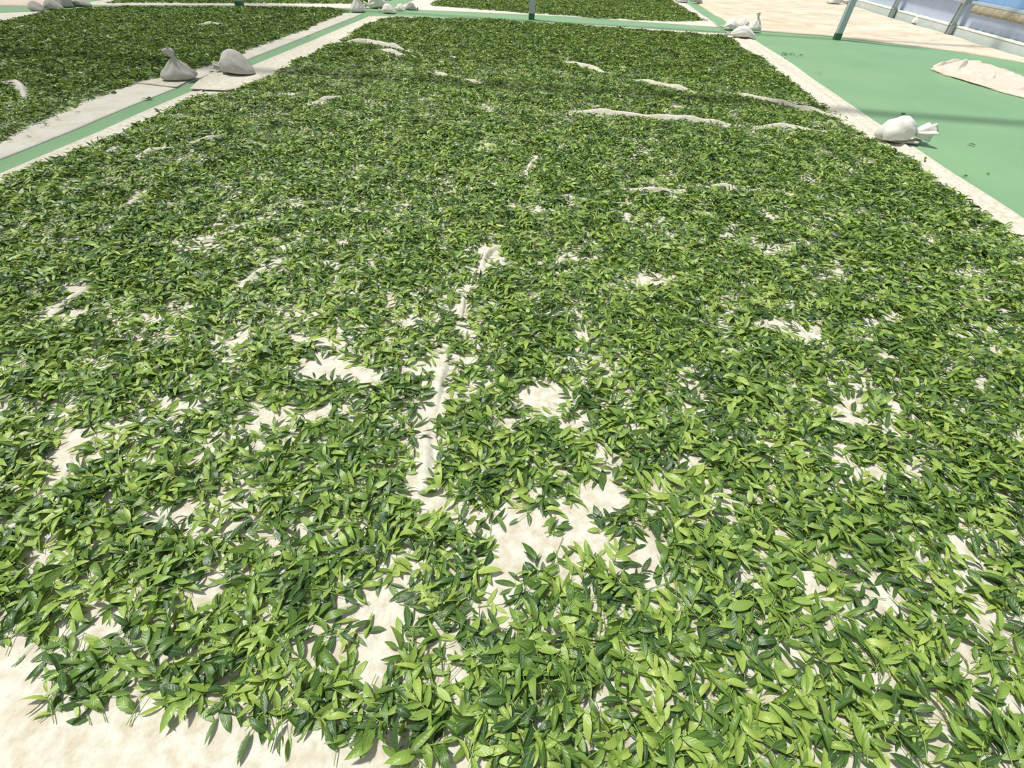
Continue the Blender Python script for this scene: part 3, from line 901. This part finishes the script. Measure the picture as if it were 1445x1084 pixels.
MAIN_POLY = [G(*q) for q in [(0, 263), (49, 241), (102, 219), (180, 188), (227, 163), (270, 143), (330, 132), (375, 113), (408, 95), (455, 70), (480, 60), (511, 40), (544, 26.5), (594, 27), (704, 30), (800, 36.5),
                             (861, 41), (971, 49), (1021, 52), (1077, 87), (1110, 114), (1150, 145), (1179, 171), (1225, 197), (1281, 227), (1309, 254), (1358, 284), (1398, 315), (1445, 348)]]
MAIN_POLY += [(3.08, 1.5), (3.1, -0.35), (1.3, -0.3), (0.6, -0.15), (0.25, 0.02)]
MAIN_POLY += [G(*q) for q in [(682, 1086), (668, 1070), (646, 1052), (593, 1055), (549, 1048), (508, 1066), (488, 1055), (466, 1045), (419, 1026), (388, 1020), (332, 1018), (318, 998), (249, 1010), (194, 1010),
                              (138, 1015), (102, 985), (75, 968), (53, 968), (33, 948), (0, 948)]]
MAIN_POLY += [(-2.2, 0.22), (-3.85, 0.3), (-3.86, 1.6)]
LEFT_POLY = [G(*q) for q in [(0, 203), (58, 174), (145, 137), (189, 119), (227, 110), (276, 99), (317, 86), (372, 63.5), (420, 46), (491, 17.5), (469, 14), (400, 13), (299, 11.5), (214, 12), (144, 12), (100, 15.5), (65, 18.5), (25, 28), (0, 32)]]
LEFT_POLY += [(-9.75, 7.8), (-9.8, 2.2), (-4.6, 2.2)]
FARR_POLY = [G(*q) for q in [(608, 8.6), (641, 11.2), (746, 19.5), (800, 22.5), (833, 26), (944, 31), (995, 30.5), (966, 13), (944, 1)]] + [(2.6, 19.5), (-3.3, 19.5)]
FARL_POLY = [G(*q) for q in [(146, 5.2), (214, 5), (334, 5.5), (400, 5.5), (519, 6.3), (551, 0.5)]] + [(-4.8, 19.5), (-8.9, 19.5)]

xs, ysp, dn = sample_bed(MAIN_POLY, 1900, folds_w, PW, rng, 0.045, (0.66, 0.30))
S = grow(xs, ysp, heap_depth(xs, ysp, 0.002, 0.024) * np.interp(np.hypot(xs, ysp), [2, 6], [1, 1.4]), rng)
# the sprigs that show largest: near the camera, in frame, on top of the heap
tips = np.stack([S.x, S.y, S.z], 1)
pp, dep = P(tips)
inside = (pp[:, 0] > 8) & (pp[:, 0] < 1437) & (pp[:, 1] > 300) & (pp[:, 1] < 1078) & (dep > 0)
score = np.where(inside, pp[:, 1] + S.z * 7000 + 12 * S.count, -1e9)
chosen = np.argsort(-score)[:300]
is_ch = np.zeros(S.n, bool); is_ch[chosen] = True

def lods(S, skip=None):
    D = S.leaf; keep = np.ones(len(D), bool)
    if skip is not None: keep = ~skip[S.lid]
    d = np.hypot(D[:, 0], D[:, 1])
    # finest blades only where the picture, or a step to the side, looks closely
    q, dp = P(D[:, :3])
    seen = (dp > 0.1) & (q[:, 0] > -260) & (q[:, 0] < 1700) & (q[:, 1] < 1330)
    near = keep & seen & (d < 1.9); mid = keep & seen & (d >= 1.9) & (d < 5.2)
    tiny = keep & (d >= 7.5); far = keep & ~near & ~mid & ~tiny
    return [(D[near], T_NEAR, True), (D[mid], T_MID, True), (D[far], T_FAR, False), (D[tiny], T_TINY, False)]

def stem_ends(S, skip=None, dmax=3.0):
    m = (S.count > 1) & (np.hypot(S.x, S.y) < dmax)
    if skip is not None: m &= ~skip
    c, s_ = np.cos(S.yaw[m]), np.sin(S.yaw[m])
    A = np.stack([S.x[m] - c * S.len[m] * 0.85, S.y[m] - s_ * S.len[m] * 0.85, S.z[m] + 0.001], 1)
    B = np.stack([S.x[m] + c * S.len[m] * 0.42, S.y[m] + s_ * S.len[m] * 0.42, S.z[m] + np.sin(S.dip[m]) * S.len[m] + 0.001], 1)
    return A, B

bed = link('tea_leaf_bed', heap_mesh('tea_leaf_bed', lods(S, is_ch), stem_ends(S, is_ch)), M_LEAF_BED)
tag(bed, 'wide main bed of picked green tea leaves spread over cream canvas', 'tea leaves', 'beds of withering tea leaves', 'stuff')

for nm_poly, dens, label, fo in ((LEFT_POLY, 1700, 'dark green bed of tea leaves across the long green strip', foldsL_w),
                                 (FARR_POLY, 1500, 'bright bed of tea leaves behind the middle steel post', ()),
                                 (FARL_POLY, 1500, 'narrow far bed of tea leaves behind the dark bed and its post', ())):
    xs, ysp, dn = sample_bed(nm_poly, dens, fo, (), rng, 0.05, (0.8, 0.35))
    s2 = grow(xs, ysp, heap_depth(xs, ysp, 0.004, 0.036), rng)
    far2 = np.hypot(s2.leaf[:, 0], s2.leaf[:, 1]) > 7.0
    me = heap_mesh('tea_leaf_bed', [(s2.leaf[~far2], T_FAR, False), (s2.leaf[far2], T_TINY, False)])
    o = link('tea_leaf_bed', me, M_LEAF_BED)
    tag(o, label, 'tea leaves', 'beds of withering tea leaves', 'stuff')

# ---- single sprigs: a stock of blades, stems and buds, shared by all copies
def blade_mesh(k):
    r = np.random.default_rng(900 + k)
    ta, f = T_ONE
    t = ta[:, 0]; a = ta[:, 1]
    wr = r.uniform(0.115, 0.20); fold = np.clip(r.normal(0.30, 0.2), -0.2, 0.85); bend = r.normal(0.12, 0.16); side = r.normal(0, 0.10); curl = r.normal(0, 0.25)
    w = wr * WPROF(t)
    y = a * w * math.sqrt(max(0.2, 1 - (fold * 0.8) ** 2)) + side * t * t
    z = np.abs(a) ** (1.3) * w * fold * 0.9 + bend * (4 * t * (1 - t) * 0.6 - t * t * 0.35) + curl * a * w * (t - 0.4) + 0.012 * np.sin(t * 17 + k) * np.abs(a)
    me = mesh_py('leaf', np.stack([t, y, z], 1), [tuple(int(q) for q in tt) for tt in f], True)
    at = me.attributes.new('leafuv', 'FLOAT_VECTOR', 'POINT')
    at.data.foreach_set('vector', np.stack([a, t, np.zeros_like(a)], 1).astype(np.float32).ravel())
    me.materials.append(M_LEAF)
    return me
BL = [blade_mesh(k) for k in range(28)]

def tube_mesh(name, pts, rad, sides, stemflag):
    rings = []
    for p, r in zip(pts, rad):
        rings.append([(p[0], p[1] + r * math.cos(k * 2 * math.pi / sides), p[2] + r * math.sin(k * 2 * math.pi / sides)) for k in range(sides)])
    me = ring_mesh(name, rings)
    at = me.attributes.new('leafuv', 'FLOAT_VECTOR', 'POINT')
    n = len(me.vertices)
    at.data.foreach_set('vector', np.tile(np.array([0.5, 0.5, stemflag], np.float32), n))
    me.materials.append(M_LEAF)
    return me
ST = []
for k in range(6):
    r = np.random.default_rng(40 + k); b1, b2 = r.normal(0, 0.06), r.normal(0, 0.04)
    t = np.linspace(0, 1, 5)
    ST.append(tube_mesh('stem', [(q, b1 * math.sin(math.pi * q), b2 * math.sin(math.pi * q)) for q in t], [0.026, 0.024, 0.022, 0.019, 0.014], 5, 1.0))
BUD = tube_mesh('bud', [(q, 0.04 * math.sin(3 * q), 0.05 * q * q) for q in (0, 0.2, 0.45, 0.75, 1.0)], [0.05, 0.085, 0.075, 0.045, 0.006], 6, 0.4)

def tone_word(t):
    return 'dark green' if t < 0.27 else ('mid green' if t < 0.52 else ('light green' if t < 0.72 else 'yellowish green'))
NUM = {2: 'two', 3: 'three', 4: 'four'}

def lowest(me, M):
    co = np.empty(len(me.vertices) * 3, np.float32); me.vertices.foreach_get('co', co)
    co = co.reshape(-1, 3)
    m = np.array(M)
    return (co @ m[2, :3] + m[2, 3]).min()

def build_sprig(S, i, rows, where, group, floor_z=0.0125, rg=None):
    yaw = float(S.yaw[i]); cnt = int(S.count[i]); tw = tone_word(float(S.tint[i]))
    pieces = []
    Lr = rot_mats(rows[:, 3], rows[:, 4], rows[:, 5])
    for q in range(len(rows)):
        M = Matrix.Identity(4)
        for a in range(3):
            for b in range(3): M[a][b] = Lr[q, a, b] * rows[q, 6]
            M[a][3] = rows[q, a]
        pieces.append(('leaf', BL[int(rg.integers(len(BL)))], M, float(rows[q, 7])))
    if cnt > 1:
        sl = float(S.len[i]) * 1.27
        c, s_ = math.cos(yaw), math.sin(yaw)
        A = Vector((S.x[i] - c * S.len[i] * 0.87, S.y[i] - s_ * S.len[i] * 0.87, S.z[i]))
        Ms = Matrix.Translation(A) @ Matrix.Rotation(yaw, 4, 'Z') @ Matrix.Rotation(-float(S.dip[i]), 4, 'Y') @ Matrix.Diagonal((sl, 0.05, 0.05, 1))
        pieces.append(('stem', ST[int(rg.integers(len(ST)))], Ms, 0.8))
        if cnt >= 3 and rg.random() < 0.6:
            Bp = Vector((S.x[i] + c * S.len[i] * 0.4, S.y[i] + s_ * S.len[i] * 0.4, S.z[i] + math.sin(S.dip[i]) * S.len[i]))
            Mb = Matrix.Translation(Bp) @ Matrix.Rotation(yaw + 0.1, 4, 'Z') @ Matrix.Rotation(-0.25, 4, 'Y') @ Matrix.Scale(0.026, 4)
            pieces.append(('bud', BUD, Mb, 0.9))
    low = min(lowest(me, M) for _, me, M, _ in pieces)
    lift = max(0.0, floor_z - low)
    if cnt == 1:
        n_, me, M, t = pieces[0]
        o = bpy.data.objects.new('tea_leaf', me); COL.objects.link(o)
        M.translation.z += lift
        o.matrix_world = M; o.color = (t, t, t, 1)
        tag(o, 'single %s %s tea leaf lying %s' % ('long' if rows[0, 6] > 0.06 else 'short', tw, where), 'tea leaf', group)
        return o
    base = Vector((S.x[i], S.y[i], min(S.z[i], low) + lift))
    base.z = low + lift
    root = empty('tea_sprig', base, yaw)
    PM = Matrix.Translation(base) @ Matrix.Rotation(yaw, 4, 'Z')
    inv = PM.inverted()
    hasbud = any(p[0] == 'bud' for p in pieces)
    for n_, me, M, t in pieces:
        M.translation.z += lift
        o = bpy.data.objects.new(n_, me); COL.objects.link(o)
        o.parent = root; o.matrix_basis = inv @ M
        o.color = (t, t, t, 1)
    tag(root, '%s %s tea sprig, %s leaves%s, %s' % ('long' if S.len[i] > 0.053 else 'short', tw, NUM[cnt] + (' large' if rows[:, 6].mean() > 0.06 else (' small' if rows[:, 6].mean() < 0.052 else '')), ' and bud' if hasbud else '', where), 'tea sprig', group)
    return root

order = np.argsort(S.lid, kind='stable'); lid_s = S.lid[order]
rg2 = np.random.default_rng(11)
edge_poly = MAIN_POLY[MAIN_POLY.index(G(682, 1086)):MAIN_POLY.index(G(0, 948)) + 1]
for i in chosen:
    a = np.searchsorted(lid_s, i, 'left'); b = np.searchsorted(lid_s, i, 'right')
    rows = S.leaf[order[a:b]]
    de = seg_dist(np.array([S.x[i]]), np.array([S.y[i]]), edge_poly)[0]
    bare = min(np.linalg.norm(inv @ (np.array([S.x[i], S.y[i]]) - c)) for c, inv, s_ in PW)
    where = "at the main bed's front edge" if de < 0.07 else ('beside a bare spot of canvas' if bare < 2.0 else 'amid the dense main bed')
    build_sprig(S, i, rows, where, 'loose tea sprigs and leaves on the near main bed', rg=rg2)

# ---- stray leaves on the floor, the strip and the sheet borders
STRAY = [([(1103, 74), (1107, 74), (1104, 78), (1109, 78), (1112, 77), (1114, 78), (1117, 75), (1118, 77), (1121, 78.5), (1128, 78.5), (1131, 79.5), (1127, 80)], 'in the clump on green floor', 0.004),
         ([(1105, 84)], 'apart from the floor clump', 0.004),
         ([(1155, 105)], 'alone on open green floor', 0.004),
         ([(1272, 163), (1276, 163.5)], 'behind the frilled white sandbag', 0.004),
         ([(1376, 207), (1362, 249.5), (1392, 247)], 'before the frilled white sandbag', 0.004),
         ([(1305, 231), (1179, 163), (1183, 166), (1196, 171), (1313, 255), (1343, 275)], 'on the sheet near the sandbag', 0.022),
         ([(213, 141), (390, 67.5), (437, 52), (300, 103)], 'on the long green strip', 0.004),
         ([(63, 176), (67, 179), (42, 195), (12, 203), (84, 170), (110, 162), (165, 134)], 'on the dark bed\'s pale border', 0.014),
         ([(290, 138), (286, 133), (150, 205), (210, 178)], 'on the sheet beside the strip', 0.018)]
for pts, where, z in STRAY:
    w = np.array([G(*p) for p in pts])
    s3 = grow(w[:, 0].copy(), w[:, 1].copy(), 0.004, rg2, z)
    s3.count[:] = np.where(rg2.random(len(w)) < 0.5, 1, s3.count)
    s3.tint[:] = np.clip(s3.tint * 0.6, 0.05, 0.5)
    for i in range(s3.n):
        rows = s3.leaf[s3.lid == i][:int(s3.count[i])]
        rows[:, 7] = s3.tint[i]
        rows[:, 4] *= 0.5
        build_sprig(s3, i, rows, where, 'stray tea leaves off the beds', z, rg2)
